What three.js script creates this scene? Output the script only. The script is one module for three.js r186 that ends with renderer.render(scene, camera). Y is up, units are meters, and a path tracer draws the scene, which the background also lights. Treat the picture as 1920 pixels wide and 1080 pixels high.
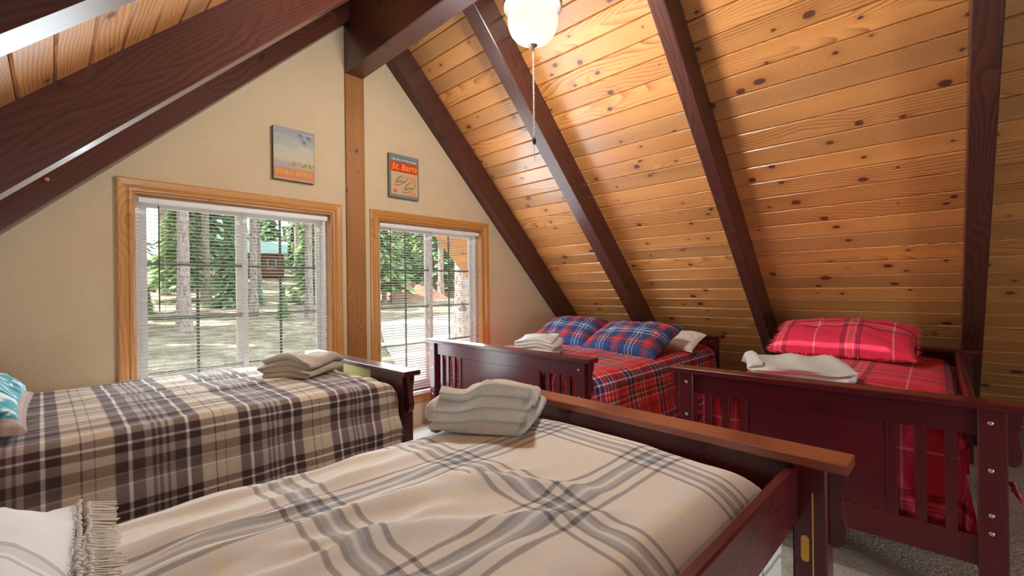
import * as THREE from 'three';
import { RectAreaLightUniformsLib } from 'three/addons/lights/RectAreaLightUniformsLib.js';
import { mergeGeometries, mergeVertices } from 'three/addons/utils/BufferGeometryUtils.js';

// ---------------------------------------------------------------- camera, sky, sun, daylight, exposure
// x runs across the gable wall (ridge near x = 0), y up from the loft floor, z from the gable wall into the room.
const scene = new THREE.Scene();
const renderer = new THREE.WebGLRenderer();
renderer.toneMapping = THREE.LinearToneMapping;
renderer.toneMappingExposure = 1.1;
renderer.shadowMap.enabled = true;
RectAreaLightUniformsLib.init();

const camera = new THREE.PerspectiveCamera(2 * Math.atan(540 / 831.5) * 180 / Math.PI, 16 / 9, 0.05, 400);
camera.position.set(-1.578, 1.116, 3.1);
camera.rotation.set(0, -0.8039, -0.0126, 'YXZ');
scene.add(camera);

scene.background = new THREE.Color(2.2, 2.5, 2.6);

const sun = new THREE.DirectionalLight(new THREE.Color(1.0, 0.93, 0.8), 15);
sun.position.set(-22, 40, -34); sun.target.position.set(4, 0, -16);
sun.castShadow = true; sun.shadow.mapSize.set(4096, 4096);
Object.assign(sun.shadow.camera, { left: -60, right: 60, top: 60, bottom: -60, near: 1, far: 160 });
scene.add(sun, sun.target);

// soft daylight entering at the two gable windows and the window of the wall behind the camera
function daylight(x, y, z, w, h, inward, power) {
  const l = new THREE.RectAreaLight(new THREE.Color(0.84, 0.95, 1.0), power, w, h);
  l.position.set(x, y, z); l.lookAt(x, y, z + inward); scene.add(l);
}
daylight(-0.735, 0.97, 0.012, 1.05, 1.34, 1, 6);
daylight(0.703, 0.97, 0.012, 1.05, 1.34, 1, 6);
daylight(-1.325, 0.78, 6.38, 1.1, 0.95, -1, 15);

// ---------------------------------------------------------------- helpers
let seed = 20240;
const rnd = () => { seed = (seed * 1664525 + 1013904223) >>> 0; return seed / 4294967296; };
const rr = (a, b) => a + (b - a) * rnd();
const clamp = (x, a = 0, b = 1) => Math.min(b, Math.max(a, x));
const sstep = (a, b, x) => { const t = clamp((x - a) / (b - a)); return t * t * (3 - 2 * t); };
const lerp = (a, b, t) => a + (b - a) * t;
const hash = (x, y) => { let h = (x * 374761393 + y * 668265263) | 0; h = Math.imul(h ^ (h >>> 13), 1274126177); return ((h ^ (h >>> 16)) >>> 0) / 4294967296; };
function noise(x, y) {
  const xi = Math.floor(x), yi = Math.floor(y), xf = x - xi, yf = y - yi, u = xf * xf * (3 - 2 * xf), v = yf * yf * (3 - 2 * yf);
  return lerp(lerp(hash(xi, yi), hash(xi + 1, yi), u), lerp(hash(xi, yi + 1), hash(xi + 1, yi + 1), u), v) * 2 - 1;
}
const fbm = (x, y, n = 4) => { let a = 0, w = 0.5; for (let i = 0; i < n; i++) { a += w * noise(x, y); x = x * 2.03 + 17.1; y = y * 2.03 + 5.3; w *= 0.5; } return a; };
const srgb = (r, g, b) => [r, g, b];
const mix3 = (a, b, t) => [lerp(a[0], b[0], t), lerp(a[1], b[1], t), lerp(a[2], b[2], t)];

function texture(w, h, f, color = true) {             // f(x, y) -> [r, g, b] 0..255 (or one grey value)
  const d = new Uint8Array(w * h * 4);
  for (let y = 0, i = 0; y < h; y++) for (let x = 0; x < w; x++, i += 4) {
    const c = f(x, y);
    if (typeof c === 'number') d[i] = d[i + 1] = d[i + 2] = clamp(c, 0, 255);
    else { d[i] = clamp(c[0], 0, 255); d[i + 1] = clamp(c[1], 0, 255); d[i + 2] = clamp(c[2], 0, 255); }
    d[i + 3] = 255;
  }
  const t = new THREE.DataTexture(d, w, h);
  t.wrapS = t.wrapT = THREE.RepeatWrapping; t.magFilter = THREE.LinearFilter; t.minFilter = THREE.LinearMipmapLinearFilter; t.generateMipmaps = true;
  if (color) t.colorSpace = THREE.SRGBColorSpace;
  t.needsUpdate = true;
  return t;
}
const scaled = (t, u, v) => { t.repeat.set(1 / u, 1 / v); return t; };   // uv in metres -> one repeat of the texture spans u by v metres
const std = (o) => new THREE.MeshStandardMaterial(o);
const phy = (o) => new THREE.MeshPhysicalMaterial(o);

const taken = {};
function numbered(name) { const n = taken[name] = (taken[name] ?? -1) + 1; return n ? `${name}_${String(n).padStart(3, '0')}` : name; }
function mesh(name, geo, mat, parent, label) {
  const m = new THREE.Mesh(geo, mat); m.name = name; m.castShadow = m.receiveShadow = true;
  if (label) m.userData.label = label;
  if (parent) parent.add(m);
  return m;
}
function thing(name, label, category, pos = [0, 0, 0], turn = 0, group) {
  const o = new THREE.Group(); o.name = numbered(name); o.position.set(...pos); o.rotation.y = turn;
  o.userData = { label, category }; if (group) o.userData.group = group;
  scene.add(o); return o;
}
function struct(name, label, pos = [0, 0, 0]) {
  const o = new THREE.Group(); o.name = name; o.position.set(...pos); o.userData = { label, category: name.split('_')[0], kind: 'structure' }; scene.add(o); return o;
}
function tag(m, label, category, group) { m.name = numbered(m.name); m.userData.label = label; m.userData.category = category; if (group) m.userData.group = group; scene.add(m); return m; }

// a prism: profile [[a, b], ...] swept along l; axes says which world axis a, b and l take; ends may be mitred (shift of l per unit of a)
function prism(profile, l0, l1, axes = 'xyz', m0 = 0, m1 = 0, uoff = 0, voff = 0) {
  const P = [], UV = [], n = profile.length;
  const put = (a, b, l) => { const o = { [axes[0]]: a, [axes[1]]: b, [axes[2]]: l }; P.push(o.x, o.y, o.z); };
  let area = 0; for (let i = 0; i < n; i++) { const p = profile[i], q = profile[(i + 1) % n]; area += p[0] * q[1] - q[0] * p[1]; }
  if (area < 0) profile = profile.slice().reverse();
  const flip = !['xyz', 'yzx', 'zxy'].includes(axes);
  let per = 0;
  const quad = (A, B, Cc, D, ua, ub, uc, ud) => { const t = flip ? [A, Cc, B, A, D, Cc] : [A, B, Cc, A, Cc, D], u = flip ? [ua, uc, ub, ua, ud, uc] : [ua, ub, uc, ua, uc, ud]; t.forEach((v) => put(...v)); u.forEach((v) => UV.push(v[0] + uoff, v[1] + voff)); };
  for (let i = 0; i < n; i++) {
    const p = profile[i], q = profile[(i + 1) % n], w = Math.hypot(q[0] - p[0], q[1] - p[1]);
    const A = [p[0], p[1], l0 + m0 * p[0]], B = [q[0], q[1], l0 + m0 * q[0]], Cc = [q[0], q[1], l1 + m1 * q[0]], D = [p[0], p[1], l1 + m1 * p[0]];
    quad(A, B, Cc, D, [A[2], per], [B[2], per + w], [Cc[2], per + w], [D[2], per]);
    per += w;
  }
  const tri = THREE.ShapeUtils.triangulateShape(profile.map((p) => new THREE.Vector2(...p)), []);
  for (const [l, m, rev] of [[l0, m0, true], [l1, m1, false]]) for (const t of tri) {
    const o = (rev !== flip) ? [t[2], t[1], t[0]] : t;
    for (const k of o) { const p = profile[k]; put(p[0], p[1], l + m * p[0]); UV.push(p[0] + uoff, p[1] + voff); }
  }
  const g = new THREE.BufferGeometry();
  g.setAttribute('position', new THREE.Float32BufferAttribute(P, 3)); g.setAttribute('uv', new THREE.Float32BufferAttribute(UV, 2));
  g.computeVertexNormals(); return g;
}
const crect = (a0, a1, b0, b1, c = 0.003) => [[a0 + c, b0], [a1 - c, b0], [a1, b0 + c], [a1, b1 - c], [a1 - c, b1], [a0 + c, b1], [a0, b1 - c], [a0, b0 + c]];
// chamfered bar from corner to corner, long axis 'x' | 'y' | 'z'
function bar(x0, x1, y0, y1, z0, z1, along, c = 0.003) {
  const u = rr(0, 3), v = rr(0, 3);
  if (along === 'x') return prism(crect(y0, y1, z0, z1, c), x0, x1, 'yzx', 0, 0, u, v);
  if (along === 'y') return prism(crect(z0, z1, x0, x1, c), y0, y1, 'zxy', 0, 0, u, v);
  return prism(crect(x0, x1, y0, y1, c), z0, z1, 'xyz', 0, 0, u, v);
}
const join = (list) => mergeGeometries(list.map((g) => (g.index ? g.toNonIndexed() : g)));
function gridGeo(nu, nv, f) {                          // f(i/nu, j/nv) -> [x, y, z, u, v]
  const P = [], UV = [], I = [];
  for (let j = 0; j <= nv; j++) for (let i = 0; i <= nu; i++) { const p = f(i / nu, j / nv); P.push(p[0], p[1], p[2]); UV.push(p[3], p[4]); }
  for (let j = 0; j < nv; j++) for (let i = 0; i < nu; i++) { const a = j * (nu + 1) + i, b = a + 1, c = a + nu + 1, d = c + 1; I.push(a, c, b, b, c, d); }
  const g = new THREE.BufferGeometry(); g.setAttribute('position', new THREE.Float32BufferAttribute(P, 3)); g.setAttribute('uv', new THREE.Float32BufferAttribute(UV, 2)); g.setIndex(I); g.computeVertexNormals(); return g;
}
const lathe = (pts, n = 40) => new THREE.LatheGeometry(pts.map((p) => new THREE.Vector2(...p)), n);
const tube = (pts, r, seg = 24, rad = 8) => new THREE.TubeGeometry(new THREE.CatmullRomCurve3(pts.map((p) => new THREE.Vector3(...p))), seg, r, rad);

// ---------------------------------------------------------------- wood, plaster, cloth
function woodTexture(W, H, rows, len, wide, light, dark, knotCol, opt = {}) {
  const { knots = 6, grain = 1, vary = 0.12, big = 0.014, fine = 0.06, sheet = [] } = opt;
  const R = [];
  for (let r = 0; r < rows; r++) {
    const k = [];
    for (let i = 0; i < knots; i++) k.push([rr(0, len), rr(0.1, 0.9) * wide, (i % 3 === 0 ? rr(0.6, 1) : rr(0.25, 0.55)) * big, rr(1.2, 1.9)]);
    R.push({ k, tone: 1 + rr(-vary, vary), warm: rr(-0.06, 0.06), o: rr(0, 90), f: rr(38, 75), bow: rr(0.004, 0.03), c: rr(-0.4, 1.4) * wide, flat: rnd() < 0.55 });
  }
  const rowH = H / rows;
  return (bump) => texture(W, H, (x, y) => {
    const r = R[Math.floor(y / rowH)], u = x / W * len, v = (y % rowH) / rowH * wide;
    let dv = 0, knot = 0, halo = 0;
    for (const [ku, kv, kr, st] of r.k) {
      let du = u - ku; if (du > len / 2) du -= len; if (du < -len / 2) du += len;
      const d = Math.hypot(du / st, v - kv);
      if (d < kr * 7) { const e = Math.exp(-((du / st / kr / 2.6) ** 2) - (((v - kv) / kr / 2.4) ** 2)); dv += Math.sign(v - kv || 1) * kr * 0.9 * e; halo = Math.max(halo, e); }
      const edge = kr * (1 + 0.18 * noise(u * 300 + ku * 50, v * 300));
      knot = Math.max(knot, sstep(edge * 1.15, edge * 0.75, d));
    }
    const nu = (q) => noise(q * Math.cos(2 * Math.PI * u / len) + r.o, q * Math.sin(2 * Math.PI * u / len) + v * 8 + r.o);   // wraps along the length
    const wob = nu(2.2) * r.bow + nu(7) * 0.003;
    const vv = v + dv + wob;
    let ring;
    if (r.flat) ring = Math.abs(vv - r.c) * r.f + nu(0.9) * 3.4; else ring = vv * r.f * 2.2 + nu(1.5) * 0.7;
    let l = ring - Math.floor(ring); l = Math.pow(l, 2.2) * (1 - sstep(0.93, 1, l));
    const fib = noise(u * 9 + r.o, v * 900) * 0.5 + noise(u * 30, v * 1700 + r.o) * 0.5;
    const g = clamp(l * 0.85 * grain * (0.6 + 0.4 * noise(u * 1.3, v * 20 + r.o)) + fib * fine + halo * 0.22 * grain);
    if (bump) return 150 - l * 50 * grain + fib * 45 - knot * 40;
    let c = mix3(light, dark, g);
    const t = r.tone * (1 + 0.05 * nu(1.1));
    c = [c[0] * t * (1 + r.warm * 0.4), c[1] * t, c[2] * t * (1 - r.warm)];
    return mix3(c, mix3(knotCol, dark, 0.25 + 0.25 * noise(u * 400, v * 400)), knot * 0.88);
  }, !bump);
}
const pineTex = woodTexture(2048, 960, 12, 3.6, 0.125, [216, 154, 88], [134, 68, 28], [70, 36, 32], { knots: 8, vary: 0.07, big: 0.019 });
const pineMap = pineTex(false), pineBump = pineTex(true);
scaled(pineMap, 3.6, 0.125 * 12); scaled(pineBump, 3.6, 0.125 * 12);
const pine = phy({ map: pineMap, bumpMap: pineBump, bumpScale: 0.0005, roughness: 0.42, clearcoat: 1, clearcoatRoughness: 0.24, ior: 1.6 });
pine.name = 'varnished knotty pine';

const beamTex = woodTexture(1024, 512, 1, 2.6, 0.5, [84, 44, 35], [37, 20, 20], [28, 15, 14], { knots: 9, big: 0.02, vary: 0 });
const beamMap = scaled(beamTex(false), 2.6, 0.5), beamBump = scaled(beamTex(true), 2.6, 0.5);
const beamMat = phy({ map: beamMap, bumpMap: beamBump, bumpScale: 0.001, roughness: 0.6, specularIntensity: 0.4, clearcoat: 0.75, clearcoatRoughness: 0.24 });
beamMat.name = 'dark brown stained beam';

const trimTex = woodTexture(1024, 256, 1, 1.6, 0.25, [194, 142, 80], [150, 96, 46], [104, 62, 32], { knots: 3, big: 0.007, vary: 0 });
const trimMat = phy({ map: scaled(trimTex(false), 1.6, 0.25), roughness: 0.4, clearcoat: 0.5, clearcoatRoughness: 0.25 });
trimMat.name = 'honey stained trim';
const postTex = woodTexture(1024, 256, 1, 2.2, 0.3, [162, 110, 56], [104, 62, 30], [64, 36, 22], { knots: 6, big: 0.012, vary: 0 });
const postMat = phy({ map: scaled(postTex(false), 2.2, 0.3), roughness: 0.5, clearcoat: 0.3, clearcoatRoughness: 0.3 });

const mahTex = woodTexture(1024, 512, 1, 1.4, 0.4, [84, 12, 24], [32, 5, 12], [24, 4, 8], { knots: 2, big: 0.006, vary: 0, fine: 0.3, grain: 0.7 });
const mahMap = scaled(mahTex(false), 1.4, 0.4);
const mahogany = phy({ map: mahMap, roughness: 0.6, specularIntensity: 0.3, clearcoat: 0.85, clearcoatRoughness: 0.22 });
mahogany.name = 'mahogany lacquer';
const wornTex = woodTexture(1024, 256, 1, 1.4, 0.2, [136, 70, 48], [92, 40, 30], [60, 24, 20], { knots: 2, big: 0.005, vary: 0, fine: 0.25, grain: 0.5 });
const wornCap = phy({ map: scaled(wornTex(false), 1.4, 0.2), roughness: 0.34, clearcoat: 0.9, clearcoatRoughness: 0.2 });
wornCap.name = 'worn brown lacquer';
const rawWood = std({ color: '#d9a040', roughness: 0.6 });

const wallBump = scaled(texture(512, 512, (x, y) => { const a = fbm(x / 14, y / 14, 3); return 128 + 90 * a; }, false), 0.6, 0.6);
const wallMap = scaled(texture(256, 256, (x, y) => { const n = noise(x / 20, y / 20) * 2 + noise(x / 4, y / 4) * 1.5; return [208 + n, 188 + n, 156 + n]; }), 1.2, 1.2);
const plaster = std({ map: wallMap, bumpMap: wallBump, bumpScale: 0.0012, roughness: 0.85 });
const carpetMap = scaled(texture(1024, 1024, (x, y) => { const n = fbm(x / 90, y / 90, 3) * 34 + (hash(x, y) - 0.5) * 46 + noise(x / 3, y / 3) * 14; return [190 + n, 186 + n, 178 + n]; }), 2, 2);
const carpetBump = scaled(texture(512, 512, (x, y) => 128 + (hash(x, y) - 0.5) * 160 + noise(x / 5, y / 5) * 60, false), 1, 1);
const carpet = std({ map: carpetMap, bumpMap: carpetBump, bumpScale: 0.006, roughness: 1 });
const vinyl = std({ color: '#ecedf1', roughness: 0.4 });
const glass = phy({ color: '#ffffff', transmission: 1, roughness: 0, thickness: 0, ior: 1.45 });
const nickel = std({ color: '#b9b2a6', metalness: 1, roughness: 0.32 });

// ---------------------------------------------------------------- the room
const K = 3.40, KR = 3.127, DEPTH = (K - KR) / Math.SQRT2, Z0 = -1.3, Z1 = 6.4, PITCH = 0.1222;
{ // floor
  const f = mesh('floor', bar(-3.5, 3.5, -0.12, 0, -0.16, Z1 + 0.2, 'x', 0.001), carpet);
  f.userData = { label: 'grey beige cut pile carpet floor of the loft', category: 'floor', kind: 'structure' };
  const p = f.geometry.attributes.position, uv = f.geometry.attributes.uv; for (let i = 0; i < p.count; i++) uv.setXY(i, p.getX(i), p.getZ(i));
  scene.add(f);
}
function gable(name, label, z, t, holes) {
  const s = new THREE.Shape([[-3.5, -0.1], [3.5, -0.1], [K + 0.03, 0], [0, K + 0.03], [-K - 0.03, 0]].map((p) => new THREE.Vector2(...p)));
  for (const [x0, x1, y0, y1] of holes) s.holes.push(new THREE.Path([[x0, y0], [x0, y1], [x1, y1], [x1, y0]].map((p) => new THREE.Vector2(...p))));
  const g = new THREE.ExtrudeGeometry(s, { depth: t, bevelEnabled: false }); g.translate(0, 0, z);
  const m = mesh(name, g, plaster); m.userData = { label, category: 'wall', kind: 'structure' }; scene.add(m);
}
const WIN = [[-1.277, -0.193], [0.161, 1.245]], WY0 = 0.285, WY1 = 1.662;
gable('wall_far', 'cream textured gable wall with two windows', -0.16, 0.16, WIN.map(([a, b]) => [a, b, WY0, WY1]));
gable('wall_near', 'cream gable wall closing the loft at its other end', Z1, 0.16, [[-1.9, -0.75, 0.28, 1.28]]);

for (const side of [1, -1]) {
  const nm = side > 0 ? 'ceiling_right' : 'ceiling_left';
  const g = struct(nm, side > 0 ? 'knotty pine plank ceiling slope above the red and navy beds' : 'knotty pine plank ceiling slope above the bed heads by the brown plaid bed', [0, K, 0]);
  g.rotation.z = -side * Math.PI / 4;
  mesh('roof_deck', bar(side > 0 ? 0 : -4.95, side > 0 ? 4.95 : 0, 0.03, 0.2, Z0, Z1 + 0.3, 'z', 0.001), std({ color: '#6b5a48', roughness: 0.9 }), g);
  const first = (side > 0 ? 1.559 : 1.60) - 12 * PITCH;
  for (let i = -1; first + i * PITCH < 4.8; i++) {
    const s0 = Math.max(0.0, first + i * PITCH), s1 = first + (i + 1) * PITCH; if (s1 < 0.03) continue;
    const gp = 0.0016, ch = 0.0055, a0 = side > 0 ? s0 + gp : -s1 + gp, a1 = side > 0 ? s1 - gp : -s0 - gp;
    const row = Math.floor(rr(0, 12)), o = row * 0.125;
    const prof = [[a0 + ch, 0], [a1 - ch, 0], [a1, ch], [a1, 0.032], [a0, 0.032], [a0, ch]];
    const geo = prism(prof, Z0, Z1 + 0.02, 'xyz', 0, 0, 0, 0);
    const p = geo.attributes.position, uv = geo.attributes.uv, u0 = rr(0, 3.6);
    for (let q = 0; q < p.count; q++) uv.setXY(q, p.getZ(q) + u0, o + clamp(p.getX(q) - a0, 0.001, 0.119) + 0.002);
    mesh('plank', geo, pine, g);
  }
}
// rafters
const RAFTERS = { 1: [[-0.005, 0.105], [0.93, 1.045], [2.035, 2.118], [3.2, 3.292], [4.36, 4.45], [5.5, 5.59]], '-1': [[-0.005, 0.105], [0.83, 0.945], [2.018, 2.112], [3.2, 3.292], [4.36, 4.45], [5.5, 5.59]] };
const where = ['against the gable wall', 'next after the gable wall rafter', 'third from the gable wall', 'fourth from the gable wall', 'fifth from the gable wall', 'sixth from the gable wall'];
for (const side of [1, -1]) RAFTERS[side].forEach(([z0, z1], i) => {
  const c = 0.005;
  const pr = [[-DEPTH + c, z0], [-DEPTH, z0 + c], [-DEPTH, z1 - c], [-DEPTH + c, z1], [0.02, z1], [0.02, z0]];   // (n, z)
  const geo = prism(pr, side > 0 ? 0.02 : -4.78, side > 0 ? 4.78 : -0.02, 'yzx', 0, 0, rr(0, 3), rr(0, 1));
  const m = mesh('rafter', geo, beamMat); m.position.set(0, K, 0); m.rotation.z = -side * Math.PI / 4;
  m.name = numbered('rafter'); m.userData = { label: `dark stained rafter ${side > 0 ? 'of the slope over the red bed' : 'of the slope opposite the red bed'}, ${where[i]}`, category: 'rafter', kind: 'structure' };
  scene.add(m);
});
{ // pale wooden peg in the rafter along the gable wall
  const host = scene.getObjectByName('rafter_006'), g = lathe([[0, 0.016], [0.007, 0.016], [0.0085, 0.013], [0.0085, 0], [0, 0]], 18); g.rotateX(Math.PI / 2);
  const k = mesh('peg', g, std({ color: '#c98a52', roughness: 0.6 }), scene, 'pale wooden peg'); k.position.set(-1.589, 1.649, 0.105); scene.updateMatrixWorld(true); host.attach(k);
}
{
  const m = mesh('ridge_beam', bar(-0.09, 0.05, 2.685, 3.32, -0.12, Z1 + 0.05, 'z', 0.006), beamMat);
  m.userData = { label: 'dark stained ridge beam resting on the wooden post', category: 'beam', kind: 'structure' }; scene.add(m);
  const p = mesh('post', bar(-0.092, 0.053, 0, 2.685, -0.05, 0.02, 'y', 0.004), postMat);
  p.userData = { label: 'honey brown wooden post between the two windows', category: 'post', kind: 'structure' }; scene.add(p);
}
// ---------------------------------------------------------------- windows with frames, grids and panes
function makeWindow(n, x0, x1, y0, y1, zIn, dir, label, rowsN = 4) {       // dir: +1 the room lies towards +z
  const w = struct('window_' + n, label, [0, 0, 0]);
  const zz = (z) => zIn + dir * z, B = (a, b, c, d, e, f, al, ch) => { const z0 = zz(e), z1 = zz(f); return bar(a, b, c, d, Math.min(z0, z1), Math.max(z0, z1), al, ch); };
  const cw = 0.066, ct = 0.018;
  // casing: ogee profile, mitred at the top corners
  const prof = [[0, 0], [0, 0.011], [0.012, 0.013], [0.02, 0.009], [0.03, 0.015], [cw - 0.008, 0.019], [cw, 0.016], [cw, 0]];
  const place = (pts, l0, l1, m0, m1, fn) => { const g = prism(pts, l0, l1, 'xyz', m0, m1, rr(0, 3), rr(0, 1)); const p = g.attributes.position; for (let i = 0; i < p.count; i++) { const v = fn(p.getX(i), p.getY(i), p.getZ(i)); p.setXYZ(i, v[0], v[1], zz(v[2])); } g.computeVertexNormals(); return g; };
  const fix = (g) => { g.computeVertexNormals(); return g; };
  const flipT = (g) => { const p = g.attributes.position, u = g.attributes.uv; for (let i = 0; i < p.count; i += 3) { const a = [p.getX(i), p.getY(i), p.getZ(i)]; p.setXYZ(i, p.getX(i + 1), p.getY(i + 1), p.getZ(i + 1)); p.setXYZ(i + 1, ...a); const b = [u.getX(i), u.getY(i)]; u.setXY(i, u.getX(i + 1), u.getY(i + 1)); u.setXY(i + 1, ...b); } return fix(g); };
  const top = place(prof, x0, x1, -1, 1, (a, b, l) => [l, y1 + a, b]), left = place(prof, y0 - 0.03, y1, 0, 1, (a, b, l) => [x0 - a, l, b]), right = place(prof, y0 - 0.03, y1, 0, 1, (a, b, l) => [x1 + a, l, b]);
  mesh('casing', dir > 0 ? flipT(top) : top, trimMat, w); mesh('casing', dir > 0 ? left : flipT(left), trimMat, w); mesh('casing', dir > 0 ? flipT(right) : right, trimMat, w);
  mesh('sill', B(x0 - 0.085, x1 + 0.085, y0 - 0.03, y0, -0.06, 0.035, 'x'), vinyl, w, 'white window sill');
  mesh('apron', B(x0 - cw, x1 + cw, y0 - 0.095, y0 - 0.03, 0, 0.016, 'x'), trimMat, w);
  // jamb liner
  const jt = 0.012;
  for (const [a, b] of [[x0, x0 + jt], [x1 - jt, x1]]) mesh('jamb', B(a, b, y0, y1, -0.16, 0.002, 'y', 0.001), trimMat, w);
  mesh('jamb', B(x0 + jt, x1 - jt, y1 - jt, y1, -0.16, 0.002, 'x', 0.001), trimMat, w);
  // vinyl frame and sliding sashes
  const fx0 = x0 + jt, fx1 = x1 - jt, fy0 = y0, fy1 = y1 - jt, fw = 0.028, xm = (x0 + x1) / 2;
  const fr = (nm, a, b, c, d, t, e, f) => { const g = join([B(a, a + t, c, d, e, f, 'y'), B(b - t, b, c, d, e, f, 'y'), B(a + t, b - t, d - t, d, e, f, 'x'), B(a + t, b - t, c, c + t, e, f, 'x')]); return mesh(nm, g, vinyl, w); };
  fr('frame', fx0, fx1, fy0, fy1, fw, -0.155, -0.075);
  for (const [a, b, zc] of [[fx0 + fw, xm + 0.03, -0.1], [xm - 0.028, fx1 - fw, -0.125]]) {
    const s = fr('sash', a, b, fy0 + fw, fy1 - fw, 0.03, zc - 0.012, zc + 0.012);
    const gx0 = a + 0.03, gx1 = b - 0.03, gy0 = fy0 + fw + 0.03, gy1 = fy1 - fw - 0.03;
    mesh('pane', B(gx0, gx1, gy0, gy1, zc - 0.0005, zc + 0.0005, 'x', 0.0001), glass, s);
    mesh('grid_bar', B((gx0 + gx1) / 2 - 0.008, (gx0 + gx1) / 2 + 0.008, gy0, gy1, zc - 0.005, zc - 0.0015, 'y', 0.0005), gridMat, s);
    for (let i = 1; i < rowsN; i++) { const y = lerp(gy0, gy1, i / rowsN); mesh('grid_bar', B(gx0, gx1, y - 0.008, y + 0.008, zc - 0.0052, zc - 0.0017, 'x', 0.0005), gridMat, s); }
  }
  return w;
}
const gridMat = std({ color: '#4c6866', roughness: 0.6 });
makeWindow(1, WIN[0][0], WIN[0][1], WY0, WY1, 0, 1, 'sliding window in pine casing behind the brown plaid bed');
makeWindow(2, WIN[1][0], WIN[1][1], WY0, WY1, 0, 1, 'sliding window in pine casing behind the footboard of the navy plaid bed');
makeWindow(3, -1.9, -0.75, 0.28, 1.28, Z1, -1, 'sliding window in the gable wall at the other end', 3);

// ---------------------------------------------------------------- blinds
const slatMat = std({ color: '#e6e8e6', roughness: 0.45 });
function makeBlind(x0, x1, y0, y1, label) {
  const b = thing('window_blind', label, 'blind', [(x0 + x1) / 2, y0, -0.032]);
  const W = (x1 - x0) / 2 - 0.016, H = y1 - y0;
  mesh('headrail', bar(-W, W, H - 0.042, H - 0.014, -0.016, 0.018, 'x', 0.002), slatMat, b);
  const arc = []; for (let i = 0; i <= 4; i++) { const t = i / 4 * 2 - 1; arc.push([t * 0.0125, 0.0022 * (1 - t * t)]); }
  const prof = [...arc, ...arc.slice().reverse().map(([a, h]) => [a, h - 0.0006])];
  const sg = prism(prof, -W, W, 'zyx');
  const n = Math.floor((H - 0.075) / 0.0205);
  for (let i = 0; i < n; i++) { const s = mesh('slat', sg, slatMat, b); s.position.y = 0.03 + i * 0.0205; s.rotation.x = 0.06 + 0.02 * Math.sin(i * 1.7); }
  mesh('bottom_rail', bar(-W, W, 0.004, 0.018, -0.012, 0.012, 'x', 0.002), slatMat, b);
  for (const fx of [-0.78, 0, 0.78]) mesh('ladder_cord', join([tube([[fx * W, 0.01, 0.013], [fx * W, H - 0.03, 0.013]], 0.0007, 1, 4), tube([[fx * W, 0.01, -0.013], [fx * W, H - 0.03, -0.013]], 0.0007, 1, 4)]), slatMat, b);
  const wand = mesh('tilt_wand', tube([[-W + 0.085, H - 0.055, 0.026], [-W + 0.084, H - 0.64, 0.027]], 0.0033, 2, 6), std({ color: '#3a4038', roughness: 0.3 }), b, 'smoked plastic tilt wand');
  mesh('wand_hook', tube([[-W + 0.085, H - 0.03, 0.016], [-W + 0.085, H - 0.04, 0.026], [-W + 0.085, H - 0.056, 0.026]], 0.002, 6, 5), slatMat, wand);
}
makeBlind(WIN[0][0] + 0.012, WIN[0][1] - 0.012, WY0, WY1 - 0.012, 'white mini blind with open slats in the window behind the brown plaid bed');
makeBlind(WIN[1][0] + 0.012, WIN[1][1] - 0.012, WY0, WY1 - 0.012, 'white mini blind with open slats in the window behind the navy plaid bed');

// ---------------------------------------------------------------- ceiling light on the ridge beam
{
  const L = thing('ceiling_light', 'lit white glass ceiling light with nickel pan and long pull chain', 'light', [-0.02, 2.685, 1.754]);
  mesh('canopy', lathe([[0, 0], [0.065, 0], [0.062, -0.02], [0.02, -0.03], [0, -0.03]]), nickel, L);
  mesh('stem', lathe([[0.012, -0.025], [0.012, -0.24], [0, -0.24]], 20), nickel, L);
  mesh('pan', lathe([[0, -0.225], [0.06, -0.228], [0.125, -0.245], [0.138, -0.262], [0.137, -0.272], [0.128, -0.276], [0.1, -0.27], [0, -0.27]], 56), nickel, L);
  const glow = std({ color: '#f4efe0', roughness: 0.35, emissive: new THREE.Color(1.0, 0.94, 0.8), emissiveIntensity: 0.75 });
  mesh('globe', lathe([[0.1, -0.268], [0.106, -0.28], [0.113, -0.3], [0.117, -0.33], [0.114, -0.358], [0.103, -0.388], [0.082, -0.414], [0.052, -0.432], [0.024, -0.44], [0, -0.442]], 56), glow, L, 'glowing frosted glass globe');
  mesh('finial', lathe([[0, -0.441], [0.022, -0.443], [0.02, -0.449], [0.008, -0.456], [0.006, -0.47], [0, -0.473]], 24), nickel, L);
  const c = []; const bead = new THREE.SphereGeometry(0.0045, 8, 6);
  for (let y = -0.475; y > -0.865; y -= 0.0088) { const g = bead.clone(); g.translate(0, y, 0); c.push(g); }
  mesh('pull_chain', join(c), std({ color: '#d8d2c4', metalness: 0.6, roughness: 0.4 }), L, 'beaded metal pull chain');
  mesh('chain_knob', lathe([[0, -0.868], [0.006, -0.872], [0.009, -0.885], [0.008, -0.898], [0.004, -0.905], [0, -0.906]], 16), std({ color: '#3a332c', roughness: 0.4, metalness: 0.5 }), L, 'dark chain knob');
  mesh('cord_end', tube([[0, -0.905, 0], [0.001, -0.95, 0], [0.002, -0.985, 0]], 0.0012, 4, 5), std({ color: '#c9c2b0', roughness: 0.7 }), L);
  const p = new THREE.PointLight(new THREE.Color(1.0, 0.94, 0.85), 5.5); p.position.set(0, -0.345, 0); p.shadow.radius = 5; p.castShadow = true; L.add(p);
}

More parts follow.
